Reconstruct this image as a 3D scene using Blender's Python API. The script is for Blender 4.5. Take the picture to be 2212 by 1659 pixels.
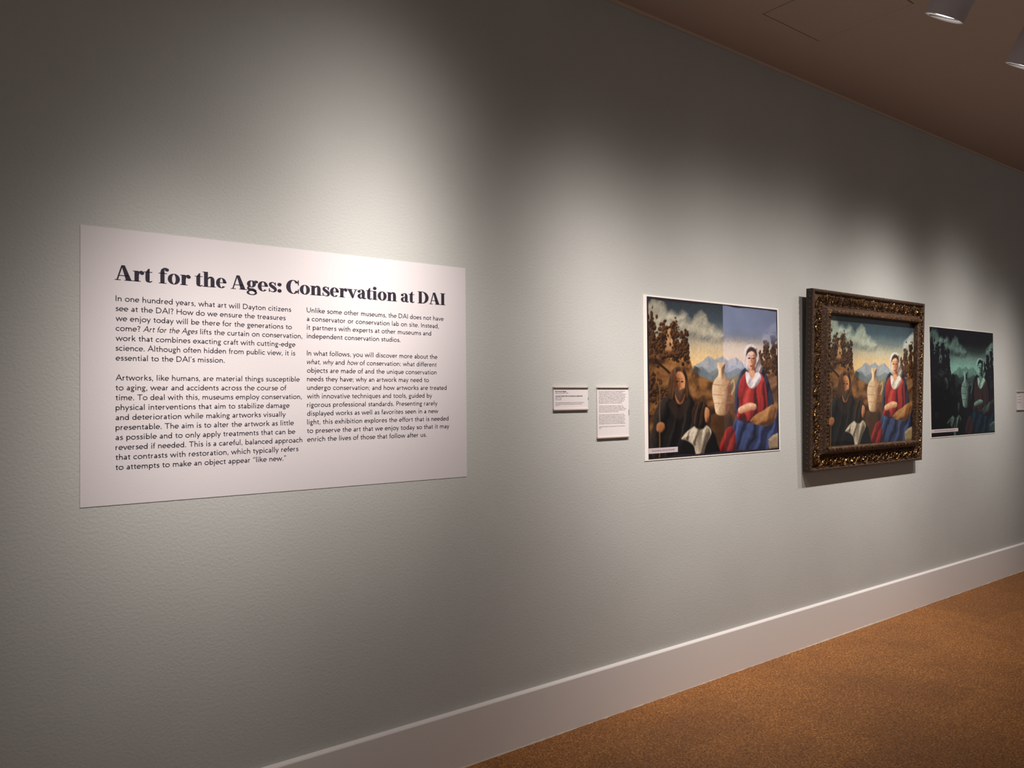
import bpy, bmesh, math, random
import numpy as np
from mathutils import Vector, Matrix
from math import sin, cos, pi, radians

random.seed(7)
for o in list(bpy.data.objects):
    bpy.data.objects.remove(o)
S = bpy.context.scene
C = S.collection

# ------------------------------------------------------------------ camera
YAW, PITCH, ROLL = 0.66125015, 0.01855147, -0.00870291
CAM = Vector((0.0, -2.6, 1.435))
F_PX, W_PX = 1725.0, 2212.0
fw = Vector((sin(YAW) * cos(PITCH), cos(YAW) * cos(PITCH), sin(PITCH)))
r0 = Vector((cos(YAW), -sin(YAW), 0))
u0 = r0.cross(fw)
rt = r0 * cos(ROLL) + u0 * sin(ROLL)
up = -r0 * sin(ROLL) + u0 * cos(ROLL)
cam = bpy.data.cameras.new('camera')
cam.sensor_width = 36.0
cam.lens = F_PX / W_PX * 36.0
cam.clip_start = 0.02
co = bpy.data.objects.new('camera', cam)
C.objects.link(co)
co.matrix_world = Matrix(((rt.x, up.x, -fw.x, CAM.x), (rt.y, up.y, -fw.y, CAM.y), (rt.z, up.z, -fw.z, CAM.z), (0, 0, 0, 1)))
S.camera = co

# ------------------------------------------------------------------ world, exposure
S.view_settings.view_transform = 'Standard'
S.view_settings.look = 'None'
S.view_settings.gamma = 1.0
S.view_settings.use_curve_mapping = False
S.view_settings.exposure = 0.0
w = bpy.data.worlds.new('gallery_dim')
S.world = w
w.use_nodes = True
w.node_tree.nodes['Background'].inputs[0].default_value = (1.0, 0.985, 0.965, 1)
w.node_tree.nodes['Background'].inputs[1].default_value = 0.20

# ------------------------------------------------------------------ track lamps (light only; the two heads in view are built below)
LY, LZ = -1.167, 2.944
WARM = (1.0, 0.95, 0.905)
def spot(name, x, tx, tz, watts, size, blend, kappa, y=LY, z=LZ, rad=0.03, col=WARM):
    """reflector lamp: cone edge from the spot, peaked beam profile exp(kappa * (cos - 1)) like a photometric file"""
    l = bpy.data.lights.new(name, 'SPOT')
    l.energy = watts
    l.spot_size = radians(size)
    l.spot_blend = blend
    l.shadow_soft_size = rad
    l.color = col
    l.use_nodes = True
    nt = l.node_tree
    e = nt.nodes['Emission']
    tc = nt.nodes.new('ShaderNodeTexCoord')
    sp = nt.nodes.new('ShaderNodeSeparateXYZ')
    nt.links.new(tc.outputs['Normal'], sp.inputs[0])
    def mth(op, a, b=0.0):
        n = nt.nodes.new('ShaderNodeMath'); n.operation = op
        for k, v in enumerate((a, b)):
            if isinstance(v, (int, float)): n.inputs[k].default_value = v
            else: nt.links.new(v, n.inputs[k])
        return n.outputs[0]
    c = mth('ABSOLUTE', sp.outputs[2])
    nt.links.new(mth('EXPONENT', mth('MULTIPLY', mth('SUBTRACT', c, 1.0), kappa)), e.inputs['Strength'])
    o = bpy.data.objects.new(name, l)
    C.objects.link(o)
    o.location = (x, y, z)
    o.rotation_euler = Vector((tx - x, -y, tz - z)).to_track_quat('-Z', 'Y').to_euler()
    return o
LAMPS = [
    # x, target x, target z, watts, cone, blend, beam peak
    (0.848, 0.707, 1.370, 213.5, 93.6, 0.84, 47.35),
    (1.726, 1.242, 2.080, 62.3, 102.5, 0.80, 17.19),
    (2.116, 2.680, 1.368, 223.9, 112.5, 0.71, 20.34),
    (3.324, 3.360, 0.985, 186.1, 120.4, 0.61, 12.18),
    (4.113, 4.150, 0.985, 125.6, 121.5, 0.88, 8.33),
    (4.990, 5.099, 0.994, 280.8, 109.9, 0.88, 12.14),
    (5.768, 6.333, 1.350, 154.5, 107.2, 0.85, 16.61),
    (7.006, 6.881, 1.271, 115.3, 92.2, 0.85, 32.28),
    (1.527, 1.358, 1.608, 220.0, 78.1, 0.89, 33.0),
]
for a_ in LAMPS:
    spot('track_spot_light', *a_)

# ------------------------------------------------------------------ helpers
def s2l(c):
    return tuple(((v / 12.92) if v <= 0.04045 else ((v + 0.055) / 1.055) ** 2.4) for v in [k / 255.0 for k in c])

class Mat:
    """small node helper around a principled material"""
    def __init__(self, name, rgb, rough=0.6, metal=0.0, spec=0.5):
        self.m = bpy.data.materials.new(name)
        self.m.use_nodes = True
        self.nt = self.m.node_tree
        self.b = self.nt.nodes['Principled BSDF']
        self.b.inputs['Base Color'].default_value = (*s2l(rgb), 1)
        self.b.inputs['Roughness'].default_value = rough
        self.b.inputs['Metallic'].default_value = metal
        self.b.inputs['Specular IOR Level'].default_value = spec
    def n(self, t, **kw):
        nd = self.nt.nodes.new(t)
        for k, v in kw.items():
            setattr(nd, k, v)
        return nd
    def l(self, a, b):
        self.nt.links.new(a, b)
    def coord(self):
        return self.n('ShaderNodeTexCoord').outputs['Object']
    def noise(self, scale, detail=3, rough=0.5, vec=None, dist=0.0):
        nd = self.n('ShaderNodeTexNoise')
        nd.inputs['Scale'].default_value = scale
        nd.inputs['Detail'].default_value = detail
        nd.inputs['Roughness'].default_value = rough
        nd.inputs['Distortion'].default_value = dist
        self.l(vec or self.coord(), nd.inputs['Vector'])
        return nd.outputs['Fac']
    def ramp(self, fac, stops):
        nd = self.n('ShaderNodeValToRGB')
        e = nd.color_ramp.elements
        while len(e) < len(stops):
            e.new(0.5)
        for k, (p, c) in enumerate(stops):
            e[k].position = p
            e[k].color = (*s2l(c), 1)
        self.l(fac, nd.inputs[0])
        return nd.outputs[0]
    def mix(self, a, b, fac, mode='MIX'):
        nd = self.n('ShaderNodeMixRGB', blend_type=mode)
        for k, v in ((0, fac), (1, a), (2, b)):
            if hasattr(v, 'is_linked'):
                self.l(v, nd.inputs[k])
            elif isinstance(v, (int, float)):
                nd.inputs[k].default_value = v
            else:
                nd.inputs[k].default_value = (*s2l(v), 1)
        return nd.outputs[0]
    def bump(self, h, strength, dist):
        nd = self.n('ShaderNodeBump')
        nd.inputs['Strength'].default_value = strength
        nd.inputs['Distance'].default_value = dist
        self.l(h, nd.inputs['Height'])
        self.l(nd.outputs[0], self.b.inputs['Normal'])
    def color(self, c):
        self.l(c, self.b.inputs['Base Color'])

def obj(name, bm, mat, parent=None, smooth=False, bevel=0.0):
    me = bpy.data.meshes.new(name)
    if bevel:
        bmesh.ops.bevel(bm, geom=list(bm.edges), offset=bevel, segments=2, profile=0.5, affect='EDGES')
    bmesh.ops.recalc_face_normals(bm, faces=bm.faces)
    bm.to_mesh(me)
    bm.free()
    if smooth:
        for p in me.polygons:
            p.use_smooth = True
    o = bpy.data.objects.new(name, me)
    C.objects.link(o)
    me.materials.append(mat.m if isinstance(mat, Mat) else mat)
    if parent:
        o.parent = parent
    return o
def tag(o, label=None, cat=None, group=None, kind=None):
    for k, v in (('label', label), ('category', cat), ('group', group), ('kind', kind)):
        if v:
            o[k] = v
    return o
def empty(name, loc, rot=(0, 0, 0)):
    o = bpy.data.objects.new(name, None)
    o.empty_display_size = 0.1
    C.objects.link(o)
    o.location = loc
    o.rotation_euler = rot
    return o
def box(bm, x0, x1, y0, y1, z0, z1):
    v = [bm.verts.new((x, y, z)) for x in (x0, x1) for y in (y0, y1) for z in (z0, z1)]
    for f in ((0, 1, 3, 2), (4, 6, 7, 5), (0, 4, 5, 1), (2, 3, 7, 6), (0, 2, 6, 4), (1, 5, 7, 3)):
        bm.faces.new([v[k] for k in f])
def prism_x(bm, prof, x0, x1):
    """extrude a closed (y,z) profile along x"""
    a = [bm.verts.new((x0, y, z)) for y, z in prof]
    b = [bm.verts.new((x1, y, z)) for y, z in prof]
    n = len(prof)
    for k in range(n):
        bm.faces.new((a[k], a[(k + 1) % n], b[(k + 1) % n], b[k]))
    bm.faces.new(a)
    bm.faces.new(b[::-1])

# ------------------------------------------------------------------ materials
M_wall = Mat('sage_wall_paint', (186, 187, 178), 0.62, spec=0.3)
_n = M_wall.noise(110, 4, 0.6)
M_wall.bump(_n, 0.35, 0.004)
_c = M_wall.noise(2.2, 3)
M_wall.color(M_wall.ramp(_c, [(0.3, (186, 184, 179)), (0.7, (191, 189, 184))]))

M_ceil = Mat('ceiling_paint', (206, 188, 175), 0.9, spec=0.1)
M_ceil.bump(M_ceil.noise(60, 3), 0.1, 0.002)
M_base = Mat('baseboard_paint', (226, 218, 214), 0.45, spec=0.4)
M_base.bump(M_base.noise(14, 3), 0.05, 0.002)
M_seam = Mat('seam_dark', (40, 34, 30), 0.9)

M_floor = Mat('cork_floor', (140, 85, 45), 0.55, spec=0.35)
co_ = M_floor.coord()
fine = M_floor.noise(120, 3, 0.7, co_)
mid = M_floor.noise(26, 5, 0.6, co_)
big = M_floor.noise(2.3, 4, 0.55, co_, 0.4)
c1 = M_floor.ramp(fine, [(0.32, (66, 34, 12)), (0.44, (146, 90, 40)), (0.56, (168, 108, 50)), (0.68, (224, 166, 98))])
c2 = M_floor.mix(c1, (104, 62, 36), M_floor.ramp(mid, [(0.45, (0, 0, 0)), (0.75, (150, 150, 150))]))
c3 = M_floor.mix(c2, (88, 54, 34), M_floor.ramp(big, [(0.45, (0, 0, 0)), (0.70, (140, 140, 140))]))
br = M_floor.n('ShaderNodeTexBrick')
br.offset = 0.5
br.inputs['Color1'].default_value = (0.96, 0.96, 0.96, 1)
br.inputs['Color2'].default_value = (0.80, 0.80, 0.80, 1)
br.inputs['Mortar'].default_value = (0.80, 0.78, 0.76, 1)
br.inputs['Scale'].default_value = 1.0
br.inputs['Mortar Size'].default_value = 0.0012
br.inputs['Brick Width'].default_value = 0.92
br.inputs['Row Height'].default_value = 0.46
M_floor.l(co_, br.inputs['Vector'])
M_floor.color(M_floor.mix(c3, br.outputs['Color'], 1.0, 'MULTIPLY'))
M_floor.bump(fine, 0.2, 0.002)

M_paper = Mat('matte_print_paper', (216, 207, 208), 0.7, spec=0.2)
M_paper.bump(M_paper.noise(160, 3), 0.10, 0.002)
M_border = Mat('white_print_paper', (232, 222, 214), 0.6, spec=0.3)
M_card = Mat('label_card', (222, 212, 211), 0.6, spec=0.3)
M_holder = Mat('label_holder_plastic', (196, 180, 170), 0.35, spec=0.5)
M_ink = Mat('charcoal_ink', (52, 46, 56), 0.6, spec=0.2)
M_inkblack = Mat('dark_heading_ink', (44, 36, 50), 0.6, spec=0.2)
M_smallink = Mat('small_print_ink', (112, 102, 102), 0.7, spec=0.2)
M_strip = Mat('pale_caption_film', (192, 176, 178), 0.6, spec=0.2)
M_can = Mat('lamp_grey_metal', (196, 188, 194), 0.5, spec=0.4)
M_canin = Mat('lamp_white_inside', (222, 220, 222), 0.5)
M_clip = Mat('grey_clip_plastic', (96, 86, 78), 0.5)
M_black = Mat('lamp_louvre_black', (30, 28, 28), 0.5)

# ------------------------------------------------------------------ room
FZ, CZ, XL, XR, YF = 0.010, 3.279, -3.0, 16.0, -6.5
bm = bmesh.new(); box(bm, XL, XR, 0.0, 0.15, FZ - 0.1, CZ + 0.1)
tag(obj('wall_back', bm, M_wall), kind='structure')
bm = bmesh.new(); box(bm, XL, XR, YF, 0.0, FZ - 0.1, FZ)
tag(obj('floor', bm, M_floor), kind='structure')
# ceiling around the access hatch
HX0, HX1, HY1, HY0 = 3.314, 3.797, -0.342, -0.825
bm = bmesh.new()
g = 0.007
for (a, b, c_, d) in ((XL, HX0 - g, YF, 0.0), (HX1 + 0.0004, XR, YF, 0.0), (HX0 - g, HX1 + 0.0004, HY1 + 0.004, 0.0), (HX0 - g, HX1 + 0.0004, YF, HY0 - g)):
    box(bm, a, b, c_, d, CZ, CZ + 0.1)
tag(obj('ceiling', bm, M_ceil), kind='structure')
h = empty('ceiling_hatch', ((HX0 + HX1) / 2, (HY0 + HY1) / 2, CZ))
tag(h, 'square flush access hatch with dark seams in the brown ceiling near the wall', 'hatch')
bm = bmesh.new(); box(bm, HX0 - h.location.x, HX1 - h.location.x, HY0 - h.location.y, HY1 - h.location.y, 0.001, 0.02)
obj('panel', bm, M_ceil, h)
bm = bmesh.new(); box(bm, HX0 - 0.03 - h.location.x, HX1 + 0.03 - h.location.x, HY0 - 0.03 - h.location.y, HY1 + 0.03 - h.location.y, 0.022, 0.03)
obj('backing', bm, M_seam, h)
# thin reveal where the ceiling meets the wall
bm = bmesh.new(); prism_x(bm, [(0.0, CZ - 0.012), (-0.004, CZ - 0.012), (-0.012, CZ - 0.004), (-0.012, CZ), (0.0, CZ)], XL, XR)
tag(obj('trim_1', bm, M_ceil), kind='structure')
# baseboard with a chamfered top edge
BT = 0.225
bm = bmesh.new()
prism_x(bm, [(0.0, FZ), (-0.020, FZ), (-0.020, BT - 0.002), (-0.018, BT + 0.0015), (-0.003, BT + 0.006), (0.0, BT + 0.006)], XL, XR)
tag(obj('baseboard_back', bm, M_base), kind='structure')
# caulk line under the baseboard, uneven
bm = bmesh.new()
prev = None
xx = XL
rnd = random.Random(3)
while xx < 12:
    q = max(0.0, rnd.gauss(0.0006, 0.0012)) + 0.0022 * max(0.0, sin(xx * 2.1 + 4.4))
    cur = [bm.verts.new((xx, -0.020, FZ + 0.0005 + q * 2.0)), bm.verts.new((xx, -0.0205 - q, FZ + 0.0005))]
    if prev:
        bm.faces.new((prev[0], prev[1], cur[1], cur[0]))
    prev = cur
    xx += 0.025
tag(obj('trim_2', bm, Mat('old_caulk', (206, 192, 176), 0.7)), kind='structure')

# ------------------------------------------------------------------ lettering: a hand drawn humanist sans (strokes) and a fat-face serif
class Ink:
    """collects flat ink shapes in (x, y) em units"""
    def __init__(self):
        self.quads = []
        self.w = 86.0
    def strip(self, pts, ws=None):
        P = [np.array(p, float) for p in pts]
        n = len(P)
        closed = n > 2 and np.linalg.norm(P[0] - P[-1]) < 1e-6
        L, Rr = [], []
        for k in range(n):
            a = P[k - 1] if k else (P[-2] if closed else None)
            b = P[k + 1] if k < n - 1 else (P[1] if closed else None)
            d1 = (P[k] - a) if a is not None else None
            d2 = (b - P[k]) if b is not None else None
            if d1 is None: d1 = d2
            if d2 is None: d2 = d1
            d1 = d1 / (np.linalg.norm(d1) + 1e-9); d2 = d2 / (np.linalg.norm(d2) + 1e-9)
            n1 = np.array((-d1[1], d1[0])); n2 = np.array((-d2[1], d2[0]))
            m = n1 + n2
            q = m @ m
            m = n1 if q < 0.3 else m * (2.0 / q)
            hw = (ws[k] if ws else self.w) / 2
            L.append(P[k] + m * hw); Rr.append(P[k] - m * hw)
        for k in range(n - 1):
            self.quads.append((L[k], Rr[k], Rr[k + 1], L[k + 1]))
    def line(self, *c, w=None):
        pts = [(c[k], c[k + 1]) for k in range(0, len(c), 2)]
        self.strip(pts, [w] * len(pts) if w else None)
    def arc(self, cx, cy, rx, ry, a0, a1, w=None):
        n = max(4, int(abs(a1 - a0) / 24) + 1)
        pts = [(cx + rx * cos(radians(a0 + (a1 - a0) * k / n)), cy + ry * sin(radians(a0 + (a1 - a0) * k / n))) for k in range(n + 1)]
        if abs(a1 - a0) >= 360: pts[-1] = pts[0]
        self.strip(pts, [w] * len(pts) if w else None)
    def spline(self, pts, ws=None, sub=4):
        P = [np.array((*p[:2], (p[2] if len(p) > 2 else self.w)), float) for p in pts]
        P = [2 * P[0] - P[1]] + P + [2 * P[-1] - P[-2]]
        out = []
        for k in range(1, len(P) - 2):
            for s in range(sub):
                t = s / sub
                out.append(0.5 * (2 * P[k] + (P[k + 1] - P[k - 1]) * t + (2 * P[k - 1] - 5 * P[k] + 4 * P[k + 1] - P[k + 2]) * t * t + (3 * P[k] - P[k - 1] - 3 * P[k + 1] + P[k + 2]) * t ** 3))
        out.append(P[-2])
        self.strip([o[:2] for o in out], [o[2] for o in out])
    def rect(self, x0, y0, x1, y1):
        self.quads.append(tuple(np.array(p, float) for p in ((x0, y0), (x1, y0), (x1, y1), (x0, y1))))
    def poly(self, *p):
        self.quads.append(tuple(np.array(q, float) for q in p))
    def disc(self, cx, cy, r, n=14):
        self.quads.append(tuple(np.array((cx + r * cos(2 * pi * k / n), cy + r * sin(2 * pi * k / n))) for k in range(n)))
    def ring(self, cx, cy, rx, ry, ix, iy, a0=0, a1=360, ox=0.0):
        n = max(6, int(abs(a1 - a0) / 15))
        A = [radians(a0 + (a1 - a0) * k / n) for k in range(n + 1)]
        o = [np.array((cx + rx * cos(a), cy + ry * sin(a))) for a in A]
        i = [np.array((cx + ox + ix * cos(a), cy + iy * sin(a))) for a in A]
        for k in range(n):
            self.quads.append((o[k], o[k + 1], i[k + 1], i[k]))

def sans(ch):
    """humanist sans glyph -> (Ink, advance)"""
    k = Ink(); L = k.line; A = k.arc
    adv = 500
    if ch == 'a': A(190, 285, 128, 127, 0, 128); L(318, 0, 318, 290); A(190, 130, 122, 92, 0, 360); adv = 425
    elif ch == 'b': L(105, 0, 105, 705); A(275, 222, 172, 186, 0, 360); adv = 510
    elif ch == 'c': A(250, 222, 198, 192, 48, 312); adv = 435
    elif ch == 'd': L(400, 0, 400, 705); A(230, 222, 172, 186, 0, 360); adv = 510
    elif ch == 'e': A(245, 222, 192, 192, 0, 312); L(60, 228, 470, 228, w=66); adv = 490
    elif ch == 'f': L(120, 0, 120, 560); A(225, 560, 105, 105, 180, 75); L(25, 412, 235, 412, w=70); adv = 260
    elif ch == 'g': A(200, 305, 128, 108, 0, 360, w=76); A(208, -92, 158, 82, 0, 360, w=74); L(140, 205, 112, 115, 175, 55, 300, 20, w=74); L(290, 375, 425, 405, w=64); adv = 430
    elif ch == 'h': L(100, 0, 100, 705); A(248, 262, 148, 146, 165, 0); L(396, 262, 396, 0); adv = 495
    elif ch == 'i': L(112, 0, 112, 445); k.disc(112, 612, 56); adv = 228
    elif ch == 'j': L(112, 445, 112, -110); A(30, -110, 82, 82, 0, -85); k.disc(112, 612, 56); adv = 228
    elif ch == 'k': L(100, 0, 100, 705); L(385, 445, 120, 225); L(190, 280, 420, 0); adv = 465
    elif ch == 'l': L(112, 0, 112, 705); adv = 228
    elif ch == 'm': L(100, 0, 100, 445); A(238, 272, 138, 136, 165, 0); L(376, 272, 376, 0); A(514, 272, 138, 136, 165, 0); L(652, 272, 652, 0); adv = 755
    elif ch == 'n': L(100, 0, 100, 445); A(248, 262, 148, 146, 165, 0); L(396, 262, 396, 0); adv = 495
    elif ch == 'o': A(272, 222, 212, 192, 0, 360); adv = 545
    elif ch == 'p': L(105, -215, 105, 445); A(275, 222, 172, 186, 0, 360); adv = 510
    elif ch == 'q': L(400, -215, 400, 445); A(230, 222, 172, 186, 0, 360); adv = 510
    elif ch == 'r': L(100, 0, 100, 445); A(228, 268, 128, 134, 170, 72); adv = 345
    elif ch == 's': k.spline([(312, 388), (215, 412), (110, 375), (112, 292), (205, 235), (298, 172), (290, 80), (185, 34), (60, 66)], sub=3); adv = 370
    elif ch == 't': L(145, 545, 145, 120); A(230, 120, 85, 82, 180, 292); L(30, 412, 285, 412, w=70); adv = 315
    elif ch == 'u': L(100, 445, 100, 185); A(248, 185, 148, 146, 180, 345); L(396, 445, 396, 0); adv = 495
    elif ch == 'v': L(38, 445, 218, 30, 395, 445); adv = 430
    elif ch == 'w': L(34, 445, 190, 40, 352, 415, 512, 40, 668, 445); adv = 700
    elif ch == 'x': L(60, 445, 400, 0); L(385, 445, 45, 0); adv = 440
    elif ch == 'y': L(38, 445, 222, 25); L(398, 445, 125, -215); adv = 432
    elif ch == 'z': L(50, 405, 375, 405); L(350, 400, 75, 45); L(45, 40, 385, 40); adv = 425
    elif ch == 'A': L(38, 0, 330, 670, 625, 0); L(150, 235, 510, 235); adv = 660
    elif ch == 'B': L(105, 0, 105, 682); A(260, 515, 160, 128, 90, -90); A(280, 215, 185, 175, 90, -90); L(105, 642, 262, 642); L(105, 388, 280, 388); L(105, 40, 280, 40); adv = 530
    elif ch == 'C': A(375, 341, 325, 305, 48, 312); adv = 660
    elif ch == 'D': L(105, 0, 105, 682); A(300, 341, 310, 300, 90, -90); L(105, 641, 302, 641); L(105, 41, 302, 41); adv = 705
    elif ch == 'E': L(105, 0, 105, 682); L(105, 641, 460, 641); L(105, 360, 420, 360); L(105, 41, 470, 41); adv = 520
    elif ch == 'F': L(105, 0, 105, 682); L(105, 641, 450, 641); L(105, 350, 410, 350); adv = 490
    elif ch == 'H': L(105, 0, 105, 682); L(590, 0, 590, 682); L(105, 355, 590, 355); adv = 695
    elif ch == 'I': L(112, 0, 112, 682); adv = 228
    elif ch == 'J': L(112, 682, 112, -60); A(30, -60, 82, 82, 0, -85); adv = 228
    elif ch == 'L': L(105, 0, 105, 682); L(105, 41, 450, 41); adv = 480
    elif ch == 'M': L(90, 0, 105, 682); L(105, 660, 390, 200, 675, 660); L(675, 682, 690, 0); adv = 780
    elif ch == 'N': L(105, 0, 105, 682); L(110, 660, 610, 25); L(615, 0, 615, 682); adv = 720
    elif ch == 'O': A(390, 341, 335, 308, 0, 360); adv = 780
    elif ch == 'P': L(105, 0, 105, 682); A(275, 480, 170, 161, 90, -90); L(105, 641, 277, 641); L(105, 319, 277, 319); adv = 500
    elif ch == 'R': L(105, 0, 105, 682); A(265, 490, 160, 151, 90, -90); L(105, 641, 267, 641); L(105, 339, 267, 339); L(285, 335, 560, 0); adv = 560
    elif ch == 'S': k.spline([(390, 600), (270, 644), (125, 590), (130, 460), (260, 365), (400, 250), (395, 100), (240, 38), (70, 90)], sub=3); adv = 480
    elif ch == 'T': L(20, 641, 560, 641); L(290, 0, 290, 641); adv = 580
    elif ch == 'U': L(100, 682, 100, 260); A(340, 260, 240, 220, 180, 360); L(580, 260, 580, 682); adv = 680
    elif ch == 'W': L(25, 682, 260, 40, 510, 650, 760, 40, 995, 682); adv = 1020
    elif ch == 'Y': L(25, 682, 290, 300); L(555, 682, 290, 300); L(290, 300, 290, 0); adv = 580
    elif ch == '0': A(250, 341, 200, 305, 0, 360)
    elif ch == '1': L(250, 0, 250, 682); adv = 500
    elif ch == '2': A(240, 470, 165, 172, 165, -20); L(390, 400, 80, 45); L(60, 41, 430, 41)
    elif ch == '4': L(350, 0, 350, 670, 50, 200, 460, 200)
    elif ch == '5': L(410, 641, 150, 641, 120, 380); A(220, 225, 185, 185, 120, -140)
    elif ch == '6': A(250, 210, 180, 175, 0, 360); k.spline([(370, 660), (180, 500), (72, 230)], sub=3)
    elif ch == '7': L(60, 641, 420, 641, 180, 0)
    elif ch == '9': A(250, 472, 180, 175, 0, 360); k.spline([(130, 20), (320, 180), (428, 450)], sub=3)
    elif ch == '.': k.disc(105, 45, 58); adv = 215
    elif ch == ',': k.disc(105, 45, 54); L(125, 40, 75, -110, w=60); adv = 215
    elif ch == ':': k.disc(105, 45, 58); k.disc(105, 390, 58); adv = 228
    elif ch == ';': k.disc(105, 390, 56); k.disc(105, 45, 54); L(125, 40, 75, -110, w=60); adv = 228
    elif ch == '?': A(180, 530, 125, 112, 170, -60); L(225, 420, 190, 330, 190, 190, w=80); k.disc(190, 45, 58); adv = 370
    elif ch == '\u2019' : k.disc(95, 640, 52); L(118, 640, 70, 500, w=56); adv = 195
    elif ch == '\u201d' : k.disc(95, 640, 52); L(118, 640, 70, 500, w=56); k.disc(255, 640, 52); L(278, 640, 230, 500, w=56); adv = 365
    elif ch == '\u201c' : k.disc(110, 540, 52); L(87, 540, 135, 690, w=56); k.disc(270, 540, 52); L(247, 540, 295, 690, w=56); adv = 365
    elif ch == '-': L(40, 225, 275, 225, w=74); adv = 315
    elif ch == '\u2013': L(20, 225, 480, 225, w=70); adv = 500
    elif ch == '(': A(330, 270, 240, 460, 115, 245, w=70); adv = 290
    elif ch == ')': A(-40, 270, 240, 460, 65, -65, w=70); adv = 290
    elif ch == ' ': adv = 262
    return k, adv

def fat(ch):
    """high contrast fat-face serif glyph"""
    k = Ink(); R_ = k.rect; V = k.spline
    adv = 500
    if ch == 'A':
        k.poly((268, 708), (385, 708), (655, 0), (455, 0)); k.poly((268, 708), (306, 708), (106, 0), (70, 0))
        R_(160, 208, 525, 238); R_(5, 0, 220, 26); R_(385, 0, 722, 26); adv = 715
    elif ch == 'r': R_(78, 0, 232, 490); R_(15, 0, 310, 26); R_(15, 470, 232, 498); V([(225, 300, 24), (255, 430, 30), (320, 494, 34), (385, 492, 30)]); k.disc(372, 412, 80); adv = 440
    elif ch == 't': k.poly((88, 474), (236, 474), (236, 645), (205, 645)); V([(162, 480, 148), (162, 120, 148), (192, 45, 100), (262, 14, 44), (345, 62, 22)]); R_(12, 474, 345, 500); adv = 350
    elif ch == 'f': R_(85, 0, 238, 540); R_(20, 0, 325, 26); R_(12, 474, 340, 500); V([(161, 530, 153), (180, 650, 116), (255, 738, 46), (340, 742, 30)]); k.disc(350, 668, 74); adv = 375
    elif ch == 'o': k.ring(268, 250, 248, 262, 92, 236); adv = 536
    elif ch == 'h': R_(80, 0, 232, 745); R_(18, 718, 232, 745); R_(18, 0, 298, 26); V([(225, 380, 22), (320, 480, 60), (415, 460, 110), (452, 340, 152), (452, 0, 152)]); R_(310, 0, 590, 26); adv = 605
    elif ch == 'n': R_(80, 0, 232, 490); R_(18, 470, 232, 498); R_(18, 0, 298, 26); V([(225, 380, 22), (320, 480, 60), (415, 460, 110), (452, 340, 152), (452, 0, 152)]); R_(310, 0, 590, 26); adv = 605
    elif ch == 'e': k.ring(245, 250, 228, 262, 84, 236, 0, 318, 8); k.rect(150, 250, 465, 278); k.poly((337, 250), (473, 250), (470, 290), (335, 290)); adv = 488
    elif ch == 'g':
        k.ring(225, 330, 198, 180, 62, 158); k.ring(245, -118, 235, 128, 150, 92)
        V([(115, 205, 36), (70, 120, 70), (130, 45, 120), (300, 30, 130), (430, -50, 110)]); k.disc(465, 445, 60); V([(330, 460, 22), (400, 500, 24), (460, 500, 24)]); adv = 515
    elif ch == 's': V([(352, 400, 22), (240, 500, 26), (120, 445, 84), (125, 345, 128), (245, 255, 150), (345, 165, 128), (345, 60, 84), (215, 2, 26), (70, 70, 22)]); R_(340, 340, 364, 500); R_(50, 0, 74, 175); adv = 425
    elif ch == ':': k.disc(130, 82, 92); k.disc(130, 412, 92); adv = 262
    elif ch == 'C': k.ring(352, 354, 328, 372, 150, 344, 35, 325, 14); R_(606, 450, 632, 722); R_(606, 0, 632, 240); adv = 680
    elif ch == 'v': k.poly((34, 500), (220, 500), (365, 70), (282, -4)); k.poly((468, 500), (498, 500), (318, -4), (282, -4)); R_(-5, 476, 288, 500); R_(385, 476, 562, 500); adv = 548
    elif ch == 'a': V([(130, 470, 28), (235, 508, 32), (320, 465, 90), (347, 370, 144), (347, 110, 144), (385, 34, 84), (450, 20, 34), (492, 62, 20)]); k.disc(112, 408, 72); V([(300, 296, 24), (170, 258, 60), (102, 150, 140), (150, 44, 74), (235, 26, 40), (290, 90, 24)]); adv = 492
    elif ch == 'i': R_(80, 0, 232, 490); R_(18, 470, 232, 498); R_(18, 0, 298, 26); k.disc(155, 652, 92); adv = 312
    elif ch == 'D': R_(92, 0, 262, 708); R_(18, 682, 330, 708); R_(18, 0, 330, 26); k.ring(300, 354, 400, 354, 210, 328, 90, -90); adv = 748
    elif ch == 'I': R_(92, 0, 262, 708); R_(18, 0, 336, 26); R_(18, 682, 336, 708); adv = 352
    elif ch == ' ': adv = 220
    return k, adv

CACHE = {}
def layout(text, glyph, italic=()):
    """-> list of polygons in em/1000 and the ink extent; *...* marks italics"""
    out = []; x = 0.0; it = False; first = None; last = 0
    for ch in text:
        if ch == '*':
            it = not it; continue
        key = (glyph.__name__, ch)
        if key not in CACHE: CACHE[key] = glyph(ch)
        k, adv = CACHE[key]
        sh = 0.20 if it else 0.0
        kx = 0.92 if it else 1.0
        for q in k.quads:
            p = [(x + v[0] * kx + v[1] * sh, v[1]) for v in q]
            out.append(p)
            lo = min(a[0] for a in p); hi = max(a[0] for a in p)
            first = lo if first is None else min(first, lo); last = max(last, hi)
        x += adv * kx
    return out, first or 0.0, last
def set_text(bm, text, glyph, x0, x1, z, em, y, bold=0.0):
    """lay one line on the wall plane: ink from x0 to x1 (x1 None: natural width), baseline z"""
    polys, lo, hi = layout(text, glyph)
    kx = (x1 - x0) / (hi - lo) if x1 is not None else em / 1000.0
    kz = em / 1000.0
    for q, dx in enumerate((0,) if not bold else (-bold, 0, bold)):
        for p in polys:
            vs = [bm.verts.new((x0 + (a - lo) * kx + dx, y - q * 0.00015, z + b * kz)) for a, b in p]
            bm.faces.new(vs)

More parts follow.
